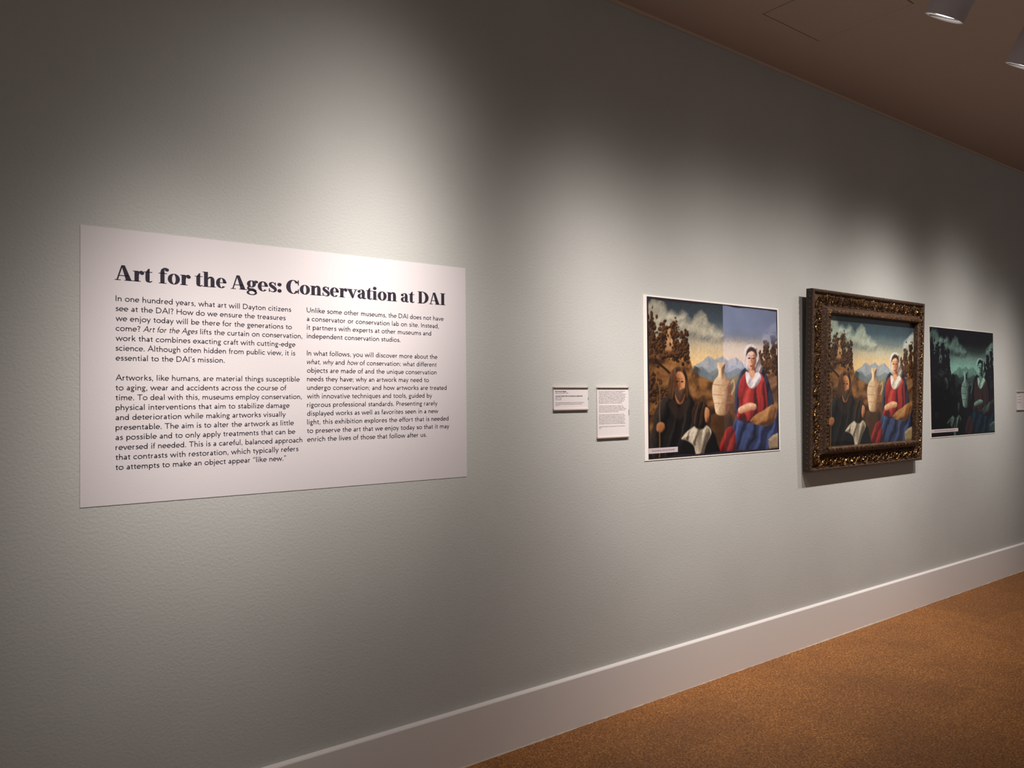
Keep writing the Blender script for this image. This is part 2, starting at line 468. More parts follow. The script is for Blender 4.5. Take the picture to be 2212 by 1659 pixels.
# ------------------------------------------------------------------ introduction panel
SX0, SX1, SZ0, SZ1 = 0.4335, 1.793, 1.1305, 1.953
sign = empty('text_panel', ((SX0 + SX1) / 2, 0, SZ0))
tag(sign, 'large pale pink-white introduction panel on the wall headed Art for the Ages', 'sign')
def on(o, parent):
    o.parent = parent
    o.matrix_parent_inverse = Matrix.Translation(-Vector(parent.location))
    return o
bm = bmesh.new(); box(bm, SX0, SX1, -0.0016, -0.0002, SZ0, SZ1)
on(obj('board', bm, M_paper), sign)
IY = -0.0020
def px2x(px):
    """wall x for a photo column near the eye line"""
    dx = (px - 1106.0) / F_PX
    d = fw + rt * dx - up * ((800 - 829.5) / F_PX)
    return d.x * (2.6 / d.y)
bm = bmesh.new()
for wd, a, b in (('Art', 248, 328.5), ('for', 343, 411.5), ('the', 421, 488.5), ('Ages:', 499, 608), ('Conservation', 619, 857.5), ('at', 866.5, 895.5), ('DAI', 903, 962)):
    set_text(bm, wd, fat, px2x(a), px2x(b), 1.8005, 0.0635, IY, 0.0008)
on(obj('heading', bm, M_inkblack), sign)
COL1 = [('In one hundred years, what art will Dayton citizens', 629), ('see at the DAI? How do we ensure the treasures', 617), ('we enjoy today will be there for the generations to', 630.5),
        ('come? *Art for the Ages* lifts the curtain on conservation,', 653), ('work that combines exacting craft with cutting-edge', 638), ('science. Although often hidden from public view, it is', 637.5), ('essential to the DAI\u2019s mission.', 485), None,
        ('Artworks, like humans, are material things susceptible', 647), ('to aging, wear and accidents across the course of', 618), ('time. To deal with this, museums employ conservation,', 651), ('physical interventions that aim to stabilize damage', 625),
        ('and deterioration while making artworks visually', 616.5), ('presentable. The aim is to alter the artwork as little', 634), ('as possible and to only apply treatments that can be', 637), ('reversed if needed. This is a careful, balanced approach', 652),
        ('that contrasts with restoration, which typically refers', 643.5), ('to attempts to make an object appear \u201clike new.\u201d', 617)]
COL2 = [('Unlike some other museums, the DAI does not have', 958.5), ('a conservator or conservation lab on site. Instead,', 948), ('it partners with experts at other museums and', 931.5), ('independent conservation studios.', 865), None,
        ('In what follows, you will discover more about the', 944.5), ('*what*, *why* and *how* of conservation: what different', 942.5), ('objects are made of and the unique conservation', 942.5), ('needs they have; why an artwork may need to', 926),
        ('undergo conservation; and how artworks are treated', 964), ('with innovative techniques and tools, guided by', 932.5), ('rigorous professional standards. Presenting rarely', 944), ('displayed works as well as favorites seen in a new', 945.5),
        ('light, this exhibition explores the effort that is needed', 967.5), ('to preserve the art that we enjoy today so that it may', 969), ('enrich the lives of those that follow after us.', 920)]
for col, xl, z0, z1 in ((COL1, 249.5, 1.737, 1.234), (COL2, 662.5, 1.739, 1.294)):
    step = (z0 - z1) / (len(col) - 1)
    bm = bmesh.new()
    for k, ln in enumerate(col):
        if ln is None:
            on(obj('paragraph', bm, M_ink), sign)
            bm = bmesh.new()
            continue
        set_text(bm, ln[0], sans, px2x(xl), px2x(ln[1]), z0 - step * k, 0.0250, IY)
    on(obj('paragraph', bm, M_ink), sign)

# ------------------------------------------------------------------ label holders
def label_holder(x0, x1, z0, z1, lines, label, x_ink=0.011):
    t = empty('label_holder', ((x0 + x1) / 2, 0, z0))
    tag(t, label, 'label')
    bm = bmesh.new(); box(bm, x0 + 0.001, x1 - 0.001, -0.006, 0.0, z0 + 0.004, z1 - 0.003)
    on(obj('card', bm, M_card), t)
    bm = bmesh.new(); prism_x(bm, [(0.0, z1), (-0.013, z1), (-0.013, z1 - 0.003), (-0.0062, z1 - 0.006), (0.0, z1 - 0.006)], x0, x1)
    on(obj('top_rail', bm, M_holder), t)
    bm = bmesh.new(); prism_x(bm, [(0.0, z0 + 0.009), (-0.0062, z0 + 0.009), (-0.0105, z0 + 0.007), (-0.0105, z0 + 0.002), (-0.008, z0), (0.0, z0)], x0, x1)
    on(obj('bottom_rail', bm, M_holder), t)
    bm = bmesh.new(); box(bm, x1 - 0.0012, x1 + 0.0012, -0.007, -0.001, z0 + (z1 - z0) * 0.44, z0 + (z1 - z0) * 0.55)
    on(obj('side_clip', bm, M_clip), t)
    bm = bmesh.new()
    for (s, wfrac, z, em, bold) in lines:
        if s:
            set_text(bm, s, sans, x0 + x_ink, x0 + x_ink + wfrac * (x1 - x0), z, em, -0.0064, bold)
    on(obj('lettering', bm, M_smallink), t)
    return t
zt = 1.4845
def rows(spec, z, pitch, em):
    out = []
    for s, wf, bold in spec:
        if s: out.append((s, wf, z, em, bold))
        z -= pitch
    return out
L1 = rows([('Pier Francesco Bissolo', 0.31, 0.0003), ('Italian, active 1492\u20131554', 0.36, 0), ('', 0, 0)], 1.4630, 0.0071, 0.0068)
L1 += rows([('THE HOLY FAMILY WITH A DONOR IN A LANDSCAPE', 0.775, 0.0003), ('Early 1520s', 0.175, 0), ('Oil on panel', 0.165, 0)], 1.4425, 0.0071, 0.0068)
L1 += rows([('Museum purchase with funds provided by Mr. and Mrs. James F. Dicke Family, the', 0.82, 0), ('Junior League of Dayton and the Associate Board of the Art Institute', 0.755, 0), ('1961.97', 0.09, 0)], 1.4150, 0.0064, 0.0058)
label_holder(2.243, 2.4465, 1.3820, zt, L1, 'small wide white label card, left one of the pair beside the intro panel')
T2 = ['Documents of conservation work on an old painting changed over', 'advances that techniques is irreversible, yet it is based on', 'thought processes, research and materials. When the painting was', 'in use, unknown past of retouches, varnishes of separate hue,',
      'differed from the original paint layer beneath, conserved a', 'few selected parts to the photographs. It was felt of something', 'apt, difficult to remove, yet soon revealed like discolored part of', 'the original composition. However, it was not possible to', 'distinguish where much of the tone paint was additions.', '',
      'The colored varnish revealed the figures in treatment. The', 'discolored and uneven varnish is oily, aging, of layers. It does', 'with using thin but conservators could test its solvability for layers', 'exactly. The conservators used infrared and ultraviolet to see', 'the use of retouched losses to further analysis.', '',
      'After cleaning, the varnish and the older overpaint are off the', 'panel, which was filled and inpainted. Many small, careful', 'paint losses were filled with removable putty. The painting was', 'placed under coats of varnish. The gilt, carved and painted was', 'then inspected to provide an appropriate look of the era of', 'the painting. A final coat of varnish was applied helping to', 'bring together all the parts for a harmonious whole appearance.', '',
      'Conservation treatment by the Intermuseum Art Center, performed in', '2021']
W2 = [.83, .75, .86, .82, .85, .81, .82, .78, .73, 0, .76, .80, .86, .82, .61, 0, .79, .82, .80, .83, .82, .79, .84, 0, .82, .07]
label_holder(2.501, 2.7035, 1.2520, zt, rows([(s, wf, 0) for s, wf in zip(T2, W2)], 1.4640, 0.00665, 0.0060), 'tall white label card full of text, between the small label and the brighter print')
L3 = rows([('Recto', 0.18, 0.0003), ('', 0, 0), ('Varnished', 0.23, 0), ('', 0, 0), ('Conserved', 0.23, 0), ('', 0, 0), ('Treatment at', 0.23, 0)], 1.4400, 0.0120, 0.0085)
label_holder(7.196, 7.50, 1.3050, 1.4585, L3, 'white label card at the right edge, beyond the dark blue-green print')

# ------------------------------------------------------------------ painted pictures: a plain invented landscape with robed figures
PW, PH = 560, 404
_u, _v = np.meshgrid((np.arange(PW) + 0.5) / PW, (np.arange(PH) + 0.5) / PH)
ASP = 1.39
_X = _u * ASP
rng = np.random.RandomState(5)
def vnoise(fx, fy, oct_=4, seed=0):
    r = np.random.RandomState(seed)
    out = np.zeros_like(_u); amp = 1.0; tot = 0
    for o in range(oct_):
        nx, ny = int(fx * 2 ** o) + 2, int(fy * 2 ** o) + 2
        g_ = r.rand(ny + 1, nx + 1)
        x = _u * (nx - 1); y = _v * (ny - 1)
        xi = x.astype(int); yi = y.astype(int)
        tx = x - xi; ty = y - yi
        tx = tx * tx * (3 - 2 * tx); ty = ty * ty * (3 - 2 * ty)
        out += amp * ((g_[yi, xi] * (1 - tx) + g_[yi, xi + 1] * tx) * (1 - ty) + (g_[yi + 1, xi] * (1 - tx) + g_[yi + 1, xi + 1] * tx) * ty)
        tot += amp; amp *= 0.5
    return out / tot
def smooth_poly(pts, sub=5):
    P = [np.array(p, float) for p in pts]; n = len(P); out = []
    for k in range(n):
        a, b, c_, d = P[k - 1], P[k], P[(k + 1) % n], P[(k + 2) % n]
        for s in range(sub):
            t = s / sub
            out.append(0.5 * (2 * b + (c_ - a) * t + (2 * a - 5 * b + 4 * c_ - d) * t * t + (3 * b - a - 3 * c_ + d) * t ** 3))
    return out
def sdf(pts, wob=0.0, wn=None, mg=0.06):
    """signed distance of a polygon inside a window around it -> (slices, distance)"""
    P = np.array([(p[0] * ASP, p[1]) for p in pts])
    m = mg + wob
    x0 = int(np.clip((P[:, 0].min() - m) / ASP * PW, 0, PW - 2)); x1 = int(np.clip((P[:, 0].max() + m) / ASP * PW + 2, x0 + 2, PW))
    y0 = int(np.clip((P[:, 1].min() - m) * PH, 0, PH - 2)); y1 = int(np.clip((P[:, 1].max() + m) * PH + 2, y0 + 2, PH))
    sl = (slice(y0, y1), slice(x0, x1))
    X = _X[sl].copy(); Y = _v[sl].copy()
    X = X + wob * (wn[sl] - 0.5); Y = Y + wob * (wn[::-1, ::-1][sl] - 0.5)
    d = np.full(X.shape, 1e9); s = np.ones(X.shape)
    for k in range(len(P)):
        a = P[k]; b = P[(k + 1) % len(P)]
        e = b - a; wx = X - a[0]; wy = Y - a[1]
        t = np.clip((wx * e[0] + wy * e[1]) / (e @ e + 1e-12), 0, 1)
        d = np.minimum(d, (wx - e[0] * t) ** 2 + (wy - e[1] * t) ** 2)
        c1 = Y >= a[1]; c2 = Y < b[1]; c3 = e[0] * wy > e[1] * wx
        s = np.where((c1 & c2 & c3) | (~c1 & ~c2 & ~c3), -s, s)
    return sl, s * np.sqrt(d)
def col(c): return np.array(s2l(c))
def paint_picture(seed=1):
    img = np.zeros((PH, PW, 3))
    n1 = vnoise(6, 4, 5, 11); n2 = vnoise(14, 10, 4, 12); n3 = vnoise(40, 30, 3, 13); n4 = vnoise(3, 12, 4, 14)
    def lay(m, c):
        nonlocal img
        m = np.clip(m, 0, 1)[..., None]
        img = img * (1 - m) + (c if isinstance(c, np.ndarray) and c.ndim == 3 else col(c)) * m
    warp = 0.55 * n3 + 0.45 * n2
    def shape(pts, c, soft=0.005, sm=True, wob=0.012, alpha=1.0, dark=None, light=None, ldir=(-0.6, -0.7), rim=0.05, grain=0.34, fold=None, grad=None):
        sl, d = sdf(smooth_poly(pts) if sm else pts, wob, n2 if wob > 0.013 else warp)
        m = np.clip(0.5 - d / (2 * soft), 0, 1) * alpha
        base = np.ones(d.shape + (3,)) * col(c)
        if dark is not None or light is not None:
            gy, gx = np.gradient(d, 1.0 / PH, ASP / PW)
            k = np.clip(1 + d / rim, 0, 1)
            t = (gx * ldir[0] + gy * ldir[1]) * k + 0.5 * (n2[sl] - 0.5)
            if fold:
                fq, an, am = fold
                ph = fq * (_X[sl] * cos(an) + _v[sl] * sin(an)) + 7.0 * n1[sl] + 2.5 * n2[sl]
                w_ = np.sin(ph) + 0.45 * np.sin(2.3 * ph + 1.0)
                t = t + am * w_ * np.clip(-d / 0.012, 0, 1)
            if grad:
                px = np.array(pts)
                cx_, cy_ = px[:, 0].mean() * ASP, px[:, 1].mean()
                hw_ = max(np.ptp(px[:, 0]) * ASP, np.ptp(px[:, 1])) / 2
                t = t - grad[1] * ((_X[sl] - cx_) * cos(grad[0]) + (_v[sl] - cy_) * sin(grad[0])) / hw_
            if light is not None:
                base += (col(light) - base) * (np.clip(t, 0, 1) * 0.85)[..., None]
            if dark is not None:
                base += (col(dark) - base) * np.clip(-t * 1.15, 0, 1)[..., None]
        base = base * (1 - grain / 2 + grain * n3[sl])[..., None]
        img[sl] = img[sl] * (1 - m[..., None]) + base * m[..., None]
    def blob(cx, cy, rx, ry, c, **kw):
        shape([(cx + rx / ASP * cos(a), cy + ry * sin(a)) for a in np.linspace(0, 2 * pi, 14, endpoint=False)], c, **kw)
    # sky
    stops = [(0.0, (56, 62, 66)), (0.12, (74, 84, 92)), (0.20, (120, 122, 118)), (0.27, (186, 172, 148)), (0.36, (222, 192, 148)), (0.42, (232, 196, 140)), (1.0, (210, 170, 120))]
    vs = [s[0] for s in stops]; cs = np.array([col(s[1]) for s in stops])
    vv = _v + 0.05 * (n1 - 0.5)
    img = np.stack([np.interp(vv, vs, cs[:, k]) for k in range(3)], -1)
    # clouds: left bank, middle heap, right edge
    for (cx, cy, rx, ry) in ((0.05, .10, .10, .07), (.12, .17, .12, .07), (.20, .13, .09, .05), (.27, .19, .09, .05), (.37, .15, .08, .06), (.42, .19, .10, .05), (.48, .22, .10, .04), (.36, .20, .12, .05)):
        blob(cx, cy, rx, ry, (176, 168, 150), soft=0.022, wob=0.07, light=(206, 198, 178), dark=(110, 110, 108), alpha=0.85)
    lay(np.clip((n4 - 0.5) * 3.0, 0, 1) * np.clip(1 - abs(_v - 0.30) / 0.09, 0, 1) * 0.7, (204, 190, 168))
    lay(np.clip((n4[::-1] - 0.52) * 3.0, 0, 1) * np.clip(1 - abs(_v - 0.33) / 0.06, 0, 1) * 0.6, (140, 138, 132))
    for (cx, cy, rx, ry) in ((.97, .16, .07, .06), (.92, .20, .07, .05), (.99, .22, .08, .05)):
        blob(cx, cy, rx, ry, (196, 184, 172), soft=0.02, wob=0.06, light=(220, 208, 196), dark=(140, 136, 136), alpha=0.85)
    # far mountains
    shape([(.28, .47), (.33, .42), (.38, .385), (.43, .35), (.48, .375), (.53, .345), (.58, .375), (.64, .35), (.72, .40), (.84, .44), (.84, .62), (.28, .62)], (150, 156, 164), sm=False, wob=0.02, light=(172, 172, 172), dark=(112, 124, 140), rim=.14)
    shape([(.26, .52), (.33, .44), (.38, .425), (.43, .46), (.50, .43), (.57, .455), (.66, .43), (.84, .50), (.84, .70), (.26, .70)], (112, 122, 130), sm=False, wob=0.03, light=(140, 144, 140), dark=(84, 96, 108), rim=.12)
    shape([(.30, .56), (.40, .52), (.52, .50), (.64, .48), (.84, .53), (.84, .75), (.30, .75)], (112, 108, 84), sm=False, wob=0.06, dark=(80, 76, 56), light=(140, 130, 100), rim=.08)
    # brown hill, left
    shape([(-.05, .26), (.10, .27), (.20, .30), (.27, .34), (.30, .40), (.33, .47), (.40, .50), (.50, .54), (.60, .57), (.66, .75), (.60, 1.05), (-.05, 1.05)], (100, 66, 38), wob=0.03, light=(160, 114, 68), dark=(52, 32, 19), ldir=(.8, -.4), rim=.16, fold=(34, 1.25, .55))
    for (a, b, c_) in (((.02, .36), (.26, .37), .018), ((.10, .43), (.30, .47), .02), ((.30, .60), (.50, .60), .016), ((.02, .55), (.20, .50), .02)):
        shape([(a[0], a[1]), ((a[0] + b[0]) / 2, (a[1] + b[1]) / 2 - c_), b, ((a[0] + b[0]) / 2, (a[1] + b[1]) / 2 + c_)], (166, 120, 74), soft=0.016, wob=0.05, alpha=0.6)
    lay(np.clip((n2 - .55) * 4, 0, 1) * (_v > .33 + .5 * np.clip(_u - .15, 0, 1)) * (_u < .60) * 0.75, (50, 31, 19))
    lay(np.clip((n3 - .60) * 5, 0, 1) * np.clip((n1 - .45) * 5, 0, 1) * (_v > .33 + .5 * np.clip(_u - .15, 0, 1)) * (_u < .62) * 0.5, (168, 122, 76))
    # right hill
    shape([(.80, .46), (.87, .44), (.95, .40), (1.05, .38), (1.05, 1.05), (.80, 1.05)], (112, 78, 50), wob=0.03, light=(172, 130, 92), dark=(62, 40, 26), rim=.12, fold=(38, 1.1, .5))
    # small ruin on the hill
    shape([(.10, .33), (.10, .26), (.125, .26), (.125, .20), (.145, .17), (.165, .20), (.165, .25), (.19, .25), (.19, .33)], (186, 142, 100), sm=False, dark=(120, 80, 52), light=(210, 170, 128), rim=.03)
    # trees: clumps of leaves
    r = np.random.RandomState(seed)
    for (cx, cy, sx, sy, n_) in ((.025, .22, .035, .10, 26), (.08, .30, .035, .07, 16), (.115, .20, .022, .05, 8), (.185, .20, .022, .07, 12), (.20, .31, .03, .05, 12), (.245, .28, .028, .08, 18), (.265, .35, .02, .05, 10), (.15, .36, .06, .02, 10),
                              (.045, .58, .05, .10, 18), (.12, .60, .035, .06, 10), (.845, .37, .025, .05, 14), (.90, .30, .02, .08, 16), (.90, .40, .04, .05, 16), (.965, .28, .025, .09, 16), (.97, .40, .04, .06, 16)):
        for q in range(n_ * 4):
            x = cx + r.randn() * sx * .55; y = cy + r.randn() * sy * .55
            b_ = r.rand() ** 2 * (0.35 + 0.65 * q / (n_ * 4))
            c_ = (46 + 70 * b_, 28 + 48 * b_, 16 + 28 * b_)
            z_ = 1.25 - 0.75 * q / (n_ * 4)
            blob(x, y, (.010 + .010 * r.rand()) * z_, (.009 + .010 * r.rand()) * z_, c_, soft=0.004, wob=0.03, light=(132, 90, 52), dark=(32, 19, 11), rim=.010)
    shape([(.02, .45), (.05, .38), (.045, .30), (.055, .30), (.06, .38), (.15, .46), (.14, .47), (.055, .41)], (48, 28, 18), soft=.004)
    # ground shade at the feet of the group
    shape([(.30, .72), (.50, .70), (.56, .74), (.62, .80), (.62, 1.05), (.25, 1.05)], (50, 34, 24), soft=.03, alpha=.9)
    # a stone plinth with a tall pale jar
    shape([(.44, .735), (.565, .715), (.60, .735), (.60, .99), (.45, 1.03)], (78, 52, 32), sm=False, dark=(40, 26, 18), light=(104, 74, 48), rim=.05)
    shape([(.487, .735), (.465, .66), (.452, .585), (.462, .525), (.49, .49), (.505, .46), (.497, .415), (.50, .395), (.55, .392), (.556, .412), (.546, .46), (.565, .49), (.598, .525), (.606, .585), (.594, .66), (.565, .735)], (206, 172, 136), dark=(124, 84, 58), light=(238, 210, 178), ldir=(-.9, -.3), rim=.09, grad=(.1, .8))
    shape([(.60, .52), (.625, .50), (.632, .56), (.605, .61), (.604, .595), (.620, .55), (.616, .52), (.60, .535)], (190, 150, 112), soft=.004)
    for y in (.535, .60, .655):
        shape([(.456, y), (.53, y + .008), (.604, y), (.604, y + .006), (.53, y + .014), (.456, y + .006)], (160, 118, 84), soft=.003, sm=False, alpha=.6)
    # seated woman in red and blue, turned to the front
    shape([(.62, .80), (.70, .74), (.84, .72), (.98, .72), (1.02, .78), (1.02, 1.0), (.60, 1.02)], (46, 54, 84), wob=.012, dark=(20, 22, 38), light=(86, 100, 142), rim=.09, fold=(48, .35, .6))
    shape([(.50, 1.0), (.525, .90), (.555, .84), (.60, .82), (.63, .87), (.625, 1.0)], (128, 32, 32), dark=(58, 14, 16), light=(170, 58, 52), rim=.05, fold=(50, .3, .6))
    shape([(.63, .62), (.66, .50), (.70, .43), (.80, .40), (.875, .43), (.93, .55), (.96, .70), (.93, .80), (.66, .78)], (46, 44, 60), dark=(24, 22, 32), light=(76, 74, 96), rim=.05, fold=(60, .2, .6))
    shape([(.66, .60), (.68, .50), (.73, .455), (.83, .45), (.875, .50), (.90, .62), (.895, .74), (.82, .79), (.70, .79), (.64, .76), (.665, .68)], (150, 42, 40), wob=.012, dark=(76, 17, 20), light=(200, 84, 70), ldir=(.2, -.8), rim=.08, fold=(48, .15, .55), grad=(.6, .5))
    shape([(.78, .76), (.88, .71), (.955, .68), (.985, .73), (.95, .81), (.86, .83), (.76, .80)], (152, 104, 58), wob=.012, dark=(92, 58, 32), light=(192, 142, 88), rim=.05, fold=(50, .9, .6))
    # forearms folded over the lap
    shape([(.66, .70), (.74, .665), (.80, .675), (.80, .71), (.74, .72), (.67, .735)], (214, 164, 124), dark=(160, 104, 74), light=(236, 196, 158), rim=.03)
    # head, scarf, collar
    shape([(.715, .42), (.705, .33), (.73, .275), (.775, .258), (.82, .28), (.838, .34), (.86, .44), (.80, .47)], (190, 178, 168), dark=(112, 98, 92), light=(224, 214, 206), rim=.035, fold=(90, .5, .5), grad=(.4, .6))
    shape([(.755, .41), (.752, .50), (.80, .50), (.80, .41)], (184, 130, 96), dark=(120, 74, 50), light=(214, 166, 128), rim=.03, grad=(-.9, .9))
    shape([(.72, .455), (.75, .46), (.775, .495), (.80, .46), (.835, .455), (.85, .50), (.80, .555), (.765, .565), (.73, .53)], (216, 206, 196), dark=(150, 136, 128), light=(236, 228, 220), rim=.03, fold=(80, .8, .5))
    shape([(.752, .465), (.775, .505), (.80, .465), (.79, .44), (.762, .44)], (214, 164, 126), soft=.005)
    shape([(.730, .36), (.733, .315), (.755, .288), (.785, .286), (.808, .31), (.813, .36), (.803, .405), (.775, .437), (.748, .41)], (214, 164, 126), dark=(140, 88, 60), light=(240, 200, 164), ldir=(-.7, -.4), rim=.045, grad=(.35, .9))
    shape([(.726, .345), (.735, .30), (.77, .275), (.81, .295), (.819, .345), (.80, .318), (.772, .306), (.745, .318)], (70, 44, 32), soft=.005)
    shape([(.772, .335), (.778, .36), (.784, .386), (.776, .394), (.770, .388), (.768, .36)], (158, 102, 72), soft=.005, alpha=.7)
    shape([(.788, .37), (.802, .36), (.806, .39), (.79, .415), (.78, .43), (.778, .41)], (150, 94, 66), soft=.010, alpha=.55)
    for ex in (.752, .788):
        shape([(ex - .011, .355), (ex, .349), (ex + .011, .355), (ex, .361)], (66, 38, 26), soft=.003)
        shape([(ex - .014, .339), (ex, .332), (ex + .014, .339), (ex, .337)], (110, 70, 48), soft=.003, alpha=.7)
    shape([(.766, .355), (.763, .383), (.770, .390), (.777, .385), (.772, .355)], (184, 126, 92), soft=.004, alpha=.8)
    shape([(.757, .408), (.770, .404), (.784, .408), (.770, .416)], (164, 74, 62), soft=.003)
    # standing hooded man, left
    shape([(.02, 1.03), (.03, .80), (.06, .68), (.13, .61), (.20, .585), (.29, .61), (.335, .70), (.345, .85), (.34, 1.03)], (30, 26, 26), soft=.008, dark=(14, 12, 12), light=(66, 58, 54), rim=.07, fold=(56, .25, .5))
    shape([(.135, .62), (.14, .52), (.165, .45), (.21, .425), (.255, .445), (.275, .52), (.28, .62), (.22, .66)], (72, 48, 33), dark=(34, 22, 15), light=(116, 80, 54), rim=.04, fold=(70, .2, .6))
    shape([(.185, .60), (.20, .66), (.235, .66), (.25, .60)], (180, 118, 76), soft=.006, dark=(120, 72, 44), rim=.03)
    shape([(.178, .53), (.183, .485), (.205, .46), (.232, .462), (.252, .49), (.255, .535), (.245, .58), (.217, .61), (.19, .58)], (178, 120, 80), dark=(92, 54, 32), light=(212, 156, 110), ldir=(.7, -.3), rim=.045, grad=(pi - .3, 1.0))
    shape([(.183, .565), (.215, .575), (.25, .565), (.248, .61), (.22, .655), (.19, .62)], (84, 62, 48), dark=(54, 38, 28), light=(112, 86, 66), rim=.03, wob=.01)
    shape([(.206, .50), (.212, .54), (.206, .556), (.214, .56), (.217, .53), (.214, .50)], (112, 66, 40), soft=.005, alpha=.7)
    shape([(.184, .53), (.19, .57), (.205, .575), (.20, .545)], (104, 62, 38), soft=.010, alpha=.6)
    for ex in (.200, .233):
        shape([(ex - .010, .522), (ex, .516), (ex + .010, .522), (ex, .528)], (50, 30, 20), soft=.003)
        shape([(ex - .012, .506), (ex, .500), (ex + .012, .506), (ex, .505)], (90, 56, 36), soft=.003, alpha=.8)
    shape([(.214, .522), (.211, .552), (.217, .558), (.224, .553), (.220, .522)], (150, 94, 60), soft=.004, alpha=.9)
    shape([(.135, .66), (.17, .64), (.21, .69), (.25, .64), (.285, .66), (.26, .72), (.21, .76), (.16, .72)], (58, 42, 34), soft=.008, alpha=.7)
    # his staff and hand
    shape([(.068, 1.0), (.075, .55), (.082, .55), (.078, 1.0)], (112, 82, 50), sm=False, soft=.003)
    shape([(.055, .80), (.07, .775), (.10, .78), (.11, .81), (.09, .835), (.06, .83)], (176, 118, 76), dark=(120, 72, 44), light=(204, 150, 106), rim=.02)
    # crouching dark figure with a pale shawl, turned away
    shape([(.19, 1.03), (.21, .90), (.27, .83), (.36, .80), (.45, .84), (.485, .92), (.49, 1.03)], (24, 21, 24), dark=(14, 12, 13), light=(46, 42, 42), rim=.05)
    shape([(.225, .885), (.28, .83), (.345, .80), (.42, .815), (.445, .86), (.405, .93), (.375, 1.01), (.335, 1.02), (.315, .94), (.27, .90)], (178, 162, 142), dark=(98, 86, 74), light=(218, 204, 184), rim=.05, wob=.012, fold=(64, .25, .8))
    shape([(.345, .84), (.375, .835), (.365, .95), (.345, .97)], (128, 112, 96), soft=.012, alpha=.7)
    shape([(.315, .80), (.305, .72), (.325, .665), (.365, .645), (.41, .665), (.425, .72), (.415, .79), (.385, .83), (.34, .83)], (38, 27, 23), soft=.008, dark=(20, 14, 12), light=(84, 60, 46), rim=.05, fold=(110, .3, .6))
    shape([(.402, .69), (.425, .70), (.432, .735), (.425, .775), (.405, .79), (.395, .74)], (176, 120, 82), dark=(112, 68, 44), light=(204, 148, 104), rim=.03, grad=(1.2, .7))
    # lit stone block in the corner
    shape([(.905, .925), (.95, .895), (1.02, .875), (1.02, 1.0), (.915, 1.0)], (150, 128, 96), sm=False, dark=(96, 78, 54), light=(196, 174, 140), ldir=(0, -1), rim=.03)
    # thin craquelure and brush grain
    img *= (0.86 + 0.28 * vnoise(110, 80, 2, 21))[..., None] * (0.80 + 0.36 * vnoise(5, 4, 4, 22))[..., None]
    img = np.clip(img, 0.0005, 1) ** 1.14 * 0.90
    return np.clip(img, 0.002, 1)

BASE_IMG = paint_picture()
def grade(img, kind):
    lum = (img @ np.array((.2126, .7152, .0722)))[..., None]
    out = img.copy()
    n = vnoise(8, 6, 4, 31)
    if kind == 'cleaning':
        # right hand part already cleaned: cooler, clearer sky and fresher colours
        m = (np.clip((_u - 0.541) / 0.004, 0, 1))[..., None]
        clean = img * np.array((1.06, 1.06, 1.22)) + 0.01
        sky = (np.clip((0.27 - _v + 0.03 * (n - .5)) / 0.10, 0, 1) * np.clip((_u - .541) / .004, 0, 1))[..., None]
        blue = col((116, 124, 152)) * (0.75 + 0.5 * vnoise(5, 4, 4, 33))[..., None]
        clean = clean * (1 - sky * .85) + blue * sky * .85
        mid = (np.clip(1 - abs(_v - .33) / .10, 0, 1))[..., None] * .6 * (lum > .28)
        clean = clean * (1 - mid) + col((206, 192, 190)) * mid
        out = img * (1 - m) + clean * m
        edge = np.minimum(np.minimum(_u * ASP, (1 - _u) * ASP), np.minimum(_v, 1 - _v))
        e = np.clip((0.016 + 0.018 * (n - .5) - edge) / 0.006, 0, 1)[..., None]
        out = out * (1 - e) + col((38, 30, 40)) * e
    elif kind == 'varnished':
        sky = np.clip((0.34 - _v) / 0.2, 0, 1)[..., None]
        out = img * (1 - sky) + (img * np.array((.84, 1.05, 1.12))) * sky
        out = out * np.array((.98, 1.0, .94))
    elif kind == 'ultraviolet':
        l2 = np.clip(lum, 0, 1)
        t = np.clip((l2 - 0.05) * 1.9, 0, 1) ** 1.15
        g = t ** 1.35 * np.array((.36, .60, .50)) * 0.62 + np.array((.004, .004, .007))
        pale = np.clip((l2 - .45) * 3, 0, 1) * np.clip((_v - .40) * 8, 0, 1)[..., None]
        out = g * (1 - pale) + np.array((.52, .60, .46)) * l2 * 1.2 * pale
        blue = np.clip((img[..., 2:3] - img[..., 0:1]) * 8, 0, 1) * np.clip((_v - .68) * 8, 0, 1)[..., None]
        out = out * (1 - blue) + np.array((.008, .05, .085)) * (0.5 + 2.5 * l2) * blue
        red = np.clip((img[..., 0:1] - img[..., 1:2] * 2.2) * 8, 0, 1)
        out = out * (1 - red) + np.array((.030, .014, .016)) * red
        band = np.clip(1 - abs(_v - .36) / .12, 0, 1)[..., None] * (lum > .2)
        out = out + band * np.array((.03, .09, .07))
        out = out * (1 - .75 * np.clip((.52 - _u) * 4, 0, 1) * np.clip((_v - .42) * 8, 0, 1))[..., None]
    return np.clip(out, 0.001, 1)

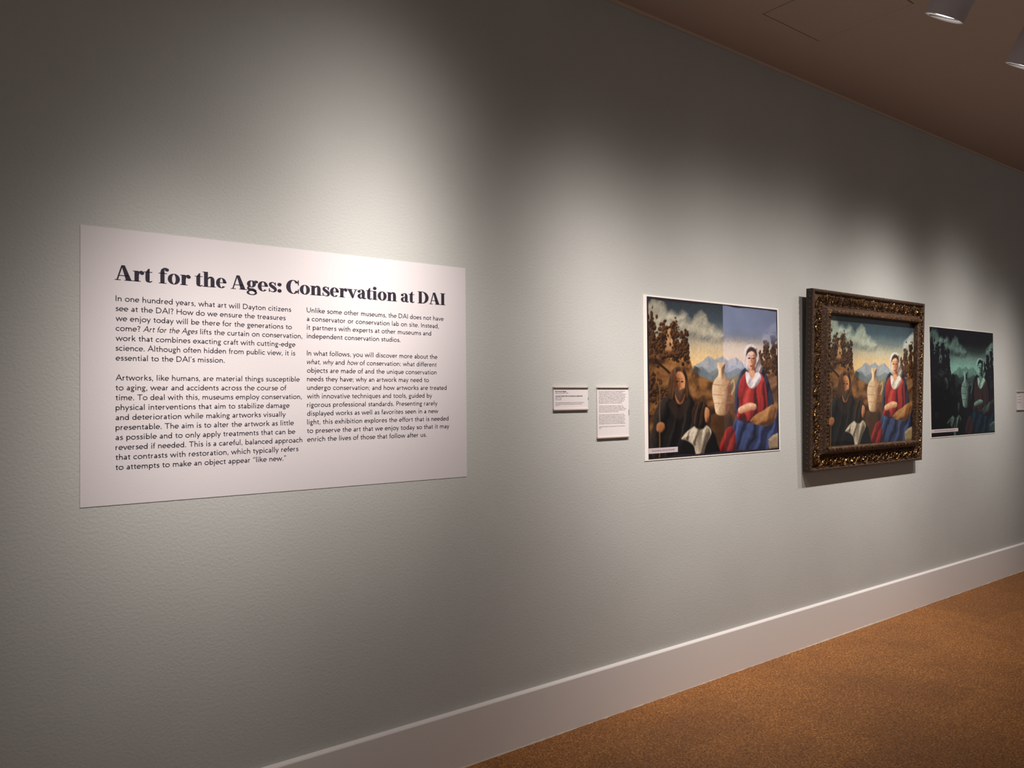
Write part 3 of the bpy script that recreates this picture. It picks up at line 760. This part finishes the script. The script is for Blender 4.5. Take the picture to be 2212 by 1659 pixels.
def picture_mat(name, rough, spec):
    m = Mat(name, (128, 128, 128), rough, spec=spec)
    at = m.n('ShaderNodeAttribute', attribute_name='pigment')
    m.color(at.outputs['Color'])
    return m
def picture(name, x0, x1, z0, z1, y, img, mat, parent, thick=0.0006):
    """a flat painted sheet: fine grid front carrying the pigment colours, plus edges and back"""
    ny, nx = img.shape[:2]
    xs = np.linspace(x0, x1, nx + 1); zs = np.linspace(z1, z0, ny + 1)
    gx, gz = np.meshgrid(xs, zs)
    V_ = np.stack([gx.ravel(), np.full(gx.size, y), gz.ravel()], -1)
    back = np.array([[x0, y + thick, z1], [x1, y + thick, z1], [x1, y + thick, z0], [x0, y + thick, z0]])
    i = np.arange(ny)[:, None] * (nx + 1) + np.arange(nx)[None, :]
    Fq = np.stack([i, i + nx + 1, i + nx + 2, i + 1], -1).reshape(-1, 4)
    nv = len(V_)
    c = [0, nx, (ny + 1) * (nx + 1) - 1, ny * (nx + 1)]
    ext = [[nv, nv + 1, nv + 2, nv + 3]] + [[c[k], c[(k + 1) % 4], nv + (k + 1) % 4, nv + k] for k in range(4)]
    Fa = np.concatenate([Fq, np.array(ext)])
    me = bpy.data.meshes.new(name)
    allv = np.concatenate([V_, back])
    me.vertices.add(len(allv)); me.vertices.foreach_set('co', allv.ravel())
    me.loops.add(Fa.size); me.loops.foreach_set('vertex_index', Fa.ravel().astype(np.int32))
    me.polygons.add(len(Fa)); me.polygons.foreach_set('loop_start', np.arange(len(Fa), dtype=np.int32) * 4)
    me.update(calc_edges=True)
    at = me.color_attributes.new('pigment', 'FLOAT_COLOR', 'CORNER')
    colr = np.ones((len(Fa), 4, 4), np.float32) * 0.05
    colr[:len(Fq), :, :3] = img.reshape(-1, 1, 3)
    colr[..., 3] = 1
    at.data.foreach_set('color', colr.ravel())
    me.validate()
    o = bpy.data.objects.new(name, me)
    C.objects.link(o)
    me.materials.append(mat.m)
    return on(o, parent) if parent else o
M_print = picture_mat('satin_photo_print', 0.5, 0.25)
M_oil = picture_mat('varnished_oil_paint', 0.35, 0.4)

def wall_print(x0, x1, z0, z1, b, img, label, cap, captext):
    t = empty('picture_print', ((x0 + x1) / 2, 0, z0))
    tag(t, label, 'print')
    bm = bmesh.new(); box(bm, x0, x1, -0.0030, 0.0, z0, z1)
    on(obj('paper', bm, M_border), t)
    l, r_, tp, bt = b
    picture('image', x0 + l, x1 - r_, z0 + bt, z1 - tp, -0.0037, img, M_print, t)
    bm = bmesh.new(); box(bm, cap[0], cap[1], -0.0046, -0.0038, cap[2], cap[3])
    on(obj('caption_strip', bm, M_strip), t)
    bm = bmesh.new()
    hgt = cap[3] - cap[2]
    set_text(bm, captext, sans, cap[0] + (cap[1] - cap[0]) * .10, cap[0] + (cap[1] - cap[0]) * .88, cap[2] + hgt * .36, hgt * .58, -0.0049)
    on(obj('caption_lettering', bm, M_smallink), t)
    return t
wall_print(2.812, 3.908, 1.1355, 1.925, (0.025, 0.011, 0.0075, 0.006), grade(BASE_IMG, 'cleaning'),
           'bright landscape print with red-robed woman and half-blue sky, white bordered, left of the gilded frame', (2.837, 3.046, 1.168, 1.1935), 'During cleaning, removing old varnish')
wall_print(5.707, 6.768, 1.136, 1.917, (0.004, 0.004, 0.004, 0.006), grade(BASE_IMG, 'ultraviolet'),
           'dark blue-green print of the landscape, unframed, right of the gilded frame', (5.711, 6.124, 1.171, 1.195), 'Under ultraviolet light, before cleaning, showing retouching')

# ------------------------------------------------------------------ gilded frame with the painting
FX0, FX1, FZ0, FZ1 = 4.118, 5.455, 1.003, 2.049
FW_, FH_ = FX1 - FX0, FZ1 - FZ0
M_wood = Mat('aged_gilt_wood', (80, 58, 42), 0.5, metal=0.45)
_f = M_wood.noise(90, 4, 0.6)
M_wood.color(M_wood.ramp(_f, [(0.3, (40, 26, 18)), (0.55, (88, 64, 48)), (0.78, (138, 108, 86))]))
M_wood.bump(_f, 0.3, 0.003)
M_gilt = Mat('worn_gold_leaf', (150, 108, 56), 0.30, metal=0.8)
_f = M_gilt.noise(55, 4, 0.6)
M_gilt.color(M_gilt.ramp(_f, [(0.36, (46, 30, 18)), (0.52, (102, 72, 40)), (0.74, (186, 142, 82))]))
M_side = Mat('dark_frame_side', (46, 33, 24), 0.6, metal=0.1)

fr = empty('framed_painting', ((FX0 + FX1) / 2, 0, FZ0))
tag(fr, 'ornate carved dark gilt frame holding the landscape painting, leaning out from the wall', 'painting')
# local frame: X centred, y = -height from back, z from 0 at the bottom
hw = FW_ / 2
RW = 0.139
PROF = [(0.0, 0.0), (0.0, 0.040), (0.003, 0.045), (0.012, 0.0465), (0.018, 0.043), (0.022, 0.034), (0.030, 0.031), (0.038, 0.037), (0.048, 0.043), (0.060, 0.043), (0.070, 0.036), (0.077, 0.033), (0.083, 0.034), (0.092, 0.042), (0.102, 0.057), (0.110, 0.069), (0.120, 0.077), (0.131, 0.077), (0.139, 0.066), (0.139, 0.030), (0.139, 0.0)]
def frame_pt(side, s, h_, t):
    """side 0 left,1 top,2 right,3 bottom; s across the rail from outside, t along 0..1 (mitred)"""
    if side == 0: return Vector((-hw + s, -h_, s + (FH_ - 2 * s) * t))
    if side == 2: return Vector((hw - s, -h_, s + (FH_ - 2 * s) * t))
    if side == 1: return Vector((-hw + s + (FW_ - 2 * s) * t, -h_, FH_ - s))
    return Vector((-hw + s + (FW_ - 2 * s) * t, -h_, s))
def prof_h(s):
    for k in range(1, len(PROF) - 3):
        if PROF[k][0] <= s <= PROF[k + 1][0] and PROF[k + 1][0] > PROF[k][0]:
            t = (s - PROF[k][0]) / (PROF[k + 1][0] - PROF[k][0])
            return PROF[k][1] + (PROF[k + 1][1] - PROF[k][1]) * t
    return 0.05
def local_axes(side):
    along = Vector((0, 0, 1)) if side in (0, 2) else Vector((1, 0, 0))
    inw = {0: Vector((1, 0, 0)), 2: Vector((-1, 0, 0)), 1: Vector((0, 0, -1)), 3: Vector((0, 0, 1))}[side]
    return along, inw
def leaf(bm, c, d, nrm, ln, wd, ht):
    """a small plump carved leaf: 8 verts, pointed"""
    d = d.normalized(); sd = d.cross(nrm).normalized()
    a = bm.verts.new(c - d * ln * .5); b = bm.verts.new(c + d * ln * .5 + nrm * ht * .6)
    l1 = bm.verts.new(c - d * ln * .15 + sd * wd * .5); r1 = bm.verts.new(c - d * ln * .15 - sd * wd * .5)
    l2 = bm.verts.new(c + d * ln * .22 + sd * wd * .38 + nrm * ht * .3); r2 = bm.verts.new(c + d * ln * .22 - sd * wd * .38 + nrm * ht * .3)
    m1 = bm.verts.new(c - d * ln * .12 + nrm * ht); m2 = bm.verts.new(c + d * ln * .22 + nrm * ht * 1.15)
    for f in ((a, l1, m1), (a, m1, r1), (l1, l2, m2, m1), (r1, m1, m2, r2), (l2, b, m2), (m2, b, r2)):
        bm.faces.new(f)
def bead(bm, c, r, sq=(1, 1, 1)):
    res = bmesh.ops.create_icosphere(bm, subdivisions=1, radius=r)
    for v in res['verts']:
        v.co = Vector((v.co.x * sq[0], v.co.y * sq[1], v.co.z * sq[2])) + c
def tube(bm, pts, rs, n=6):
    rings = []
    for k, p in enumerate(pts):
        d = (pts[min(k + 1, len(pts) - 1)] - pts[max(k - 1, 0)]).normalized()
        a = d.cross(Vector((0.01, 1, 0.02))).normalized(); b = d.cross(a)
        rings.append([bm.verts.new(p + (a * cos(2 * pi * q / n) + b * sin(2 * pi * q / n)) * rs[k]) for q in range(n)])
    for k in range(len(rings) - 1):
        for q in range(n):
            bm.faces.new((rings[k][q], rings[k][(q + 1) % n], rings[k + 1][(q + 1) % n], rings[k + 1][q]))
    bm.faces.new(rings[0]); bm.faces.new(rings[-1][::-1])
rr = random.Random(11)
for side in range(4):
    bm = bmesh.new()
    N = 40
    cols = [[bm.verts.new(frame_pt(side, s, h_, k / N)) for s, h_ in PROF] for k in range(N + 1)]
    for k in range(N):
        for j in range(len(PROF) - 1):
            bm.faces.new((cols[k][j], cols[k][j + 1], cols[k + 1][j + 1], cols[k + 1][j]))
        bm.faces.new((cols[k][-1], cols[k][0], cols[k + 1][0], cols[k + 1][-1]))
    rail = obj('frame_rail', bm, M_wood, fr)
    rail.data.materials.append(M_side.m)
    for p in rail.data.polygons:
        if p.index % (len(PROF)) in (0, len(PROF) - 1):
            p.material_index = 1
    along, inw = local_axes(side)
    out = Vector((0, -1, 0))
    length = FH_ if side in (0, 2) else FW_
    # scroll band: running S-scrolls with leaves
    bm = bmesh.new()
    sc = 0.052
    L_in = length - 2 * sc
    n_u = int(L_in / 0.062)
    for u_ in range(n_u):
        t0 = (u_ + 0.5) / n_u
        c = frame_pt(side, sc, prof_h(sc) + 0.001, t0)
        sg = 1 if u_ % 2 else -1
        pts, rs = [], []
        for k in range(13):
            a = k / 12.0
            ang = a * 2.2 * pi
            rad = 0.024 * (1 - a * 0.72)
            pts.append(c + along * (rad * cos(ang) * 1.05) + inw * (sg * rad * sin(ang) * 0.95) + out * (0.002 + 0.007 * a))
            rs.append(0.0042 * (1 - 0.4 * a))
        tube(bm, pts, rs)
        bead(bm, c + out * 0.008, 0.0055)
        for q in range(9):
            ang = rr.random() * 2 * pi
            p = c + along * (cos(ang) * 0.028 + rr.uniform(-.008, .008)) + inw * (sin(ang) * 0.022)
            leaf(bm, p + out * 0.001, along * cos(ang + sg * .9) + inw * sin(ang + sg * .9), out, rr.uniform(.014, .024), rr.uniform(.006, .010), rr.uniform(.004, .009))
    obj('carved_scrolls', bm, M_gilt, rail)
    # row of beads on the slope
    bm = bmesh.new()
    sb = 0.0895
    nb = int((length - 2 * sb) / 0.0145)
    for k in range(nb):
        c = frame_pt(side, sb, prof_h(sb) + 0.001, (k + .5) / nb)
        bead(bm, c, 0.0042, (1.0, 1.0, 1.0))
    obj('bead_row', bm, M_gilt, rail)
    # leaf tips on the sight ridge
    bm = bmesh.new()
    sl = 0.124
    nl = int((length - 2 * sl) / 0.022)
    for k in range(nl):
        c = frame_pt(side, sl, prof_h(sl) - 0.001, (k + .5) / nl)
        leaf(bm, c, inw + along * (0.5 if k % 2 else -0.5), out, 0.024, 0.015, 0.0035)
    obj('leaf_edge', bm, M_gilt, rail)
    # small ovals cut along the outer side
    bm = bmesh.new()
    no = int(length / 0.03)
    for k in range(no):
        t = (k + .5) / no
        c = frame_pt(side, 0.0, 0.020, t)
        bead(bm, c, 0.008, (1, 1, 1) if False else ((0.35, 1.0, 1.2) if side in (0, 2) else (1.2, 1.0, 0.35)))
    obj('side_ovals', bm, M_side, rail)
# panel behind and the painting itself
PX0, PX1, PZ0, PZ1 = -hw + RW - 0.004, hw - RW + 0.004, RW - 0.004, FH_ - RW + 0.004
fr_loc = fr.location.copy()
fr.location = (0, 0, 0)
picture('painting', PX0, PX1, PZ0, PZ1, -0.040, grade(BASE_IMG, 'varnished'), M_oil, None, 0.012).parent = fr
# thin glazing in front of the picture
gl = bpy.data.materials.new('picture_glazing')
gl.use_nodes = True
nt = gl.node_tree
nt.nodes.remove(nt.nodes['Principled BSDF'])
tr = nt.nodes.new('ShaderNodeBsdfTransparent'); gs = nt.nodes.new('ShaderNodeBsdfGlossy'); mx = nt.nodes.new('ShaderNodeMixShader'); fn = nt.nodes.new('ShaderNodeFresnel')
gs.inputs['Roughness'].default_value = 0.02
fn.inputs['IOR'].default_value = 1.25
ge = nt.nodes.new('ShaderNodeNewGeometry'); mt = nt.nodes.new('ShaderNodeMath'); mt.operation = 'SUBTRACT'; mt.inputs[0].default_value = 1.0
ml = nt.nodes.new('ShaderNodeMath'); ml.operation = 'MULTIPLY'
nt.links.new(ge.outputs['Backfacing'], mt.inputs[1]); nt.links.new(mt.outputs[0], ml.inputs[0]); nt.links.new(fn.outputs[0], ml.inputs[1])
nt.links.new(ml.outputs[0], mx.inputs[0]); nt.links.new(tr.outputs[0], mx.inputs[1]); nt.links.new(gs.outputs[0], mx.inputs[2])
nt.links.new(mx.outputs[0], nt.nodes['Material Output'].inputs['Surface'])
bm = bmesh.new()
vs = [bm.verts.new(p) for p in ((PX0, -0.043, PZ0), (PX1, -0.043, PZ0), (PX1, -0.043, PZ1), (PX0, -0.043, PZ1))]
bm.faces.new(vs)
obj('glazing', bm, gl, fr)
# hanging cleats that hold it off the wall
for sx in (-0.35, 0.35):
    bm = bmesh.new()
    box(bm, sx - 0.03, sx + 0.03, -0.004, 0.030, FH_ - 0.16, FH_ - 0.10)
    obj('hanging_cleat', bm, M_side, fr)
fr.location = (fr_loc.x, -0.010, FZ0)
fr.rotation_euler = (radians(2.1), 0, 0)

# ------------------------------------------------------------------ the two track heads in view
AX = Vector((0.02, 0.51, -0.86)).normalized()
def lathe(bm, prof, n=40):
    rings = [[bm.verts.new((r * cos(2 * pi * k / n), r * sin(2 * pi * k / n), z)) for k in range(n)] for r, z in prof]
    for a, b in zip(rings, rings[1:]):
        for k in range(n):
            bm.faces.new((a[k], a[(k + 1) % n], b[(k + 1) % n], b[k]))
    return rings
em = bpy.data.materials.new('lamp_lens_glow')
em.use_nodes = True
em.node_tree.nodes['Principled BSDF'].inputs['Emission Color'].default_value = (1.0, 0.94, 0.88, 1)
em.node_tree.nodes['Principled BSDF'].inputs['Emission Strength'].default_value = 6.0
RC = 0.077
def track_head(x, label):
    t = empty('track_lamp', (x, LY, LZ))
    tag(t, label, 'lamp', 'track lamp heads by the ceiling')
    t.rotation_mode = 'QUATERNION'
    t.rotation_quaternion = (-AX).to_track_quat('Z', 'Y')
    bm = bmesh.new()
    rg = lathe(bm, [(RC - 0.002, 0.0), (RC, 0.002), (RC, 0.20), (RC - 0.012, 0.212), (0.02, 0.214)])
    bm.faces.new(rg[-1])
    obj('can', bm, M_can, t, smooth=True)
    bm = bmesh.new()
    lathe(bm, [(RC - 0.002, 0.0), (RC - 0.006, 0.0005), (RC - 0.012, 0.006), (RC - 0.022, 0.012), (RC - 0.024, 0.013)])
    obj('reflector', bm, M_canin, t, smooth=True)
    bm = bmesh.new()
    rg = lathe(bm, [(RC - 0.024, 0.013), (0.03, 0.0115), (0.006, 0.011)])
    bm.faces.new(rg[-1])
    obj('bulb', bm, em, t, smooth=True)
    bm = bmesh.new()
    box(bm, -0.002, 0.002, -RC + 0.008, RC - 0.008, 0.002, 0.005)
    obj('cross_bar', bm, M_black, t)
    # bracket and stem up to the ceiling
    inv = t.rotation_quaternion.inverted()
    bm = bmesh.new()
    for sx in (-1, 1):
        box(bm, sx * RC - 0.004 + (0.004 if sx > 0 else -0.004), sx * RC + 0.004 + (0.004 if sx > 0 else -0.004), -0.012, 0.012, 0.11, 0.24)
    box(bm, -RC - 0.008, RC + 0.008, -0.012, 0.012, 0.236, 0.244)
    obj('yoke', bm, M_can, t)
    p = t.rotation_quaternion @ Vector((0, 0, 0.24))
    top = CZ - LZ
    bm = bmesh.new()
    rg = lathe(bm, [(0.011, p.z - 0.01), (0.011, top - 0.02), (0.03, top - 0.02), (0.03, top)], 16)
    st = obj('stem', bm, M_can, t)
    for v in st.data.vertices:
        v.co = inv @ (v.co + Vector((p.x, p.y, 0)))
    return t
track_head(3.324, 'grey cylindrical track lamp at the top edge, left and nearer of the two')
track_head(4.113, 'grey cylindrical track lamp cut off by the right edge, lower of the two')
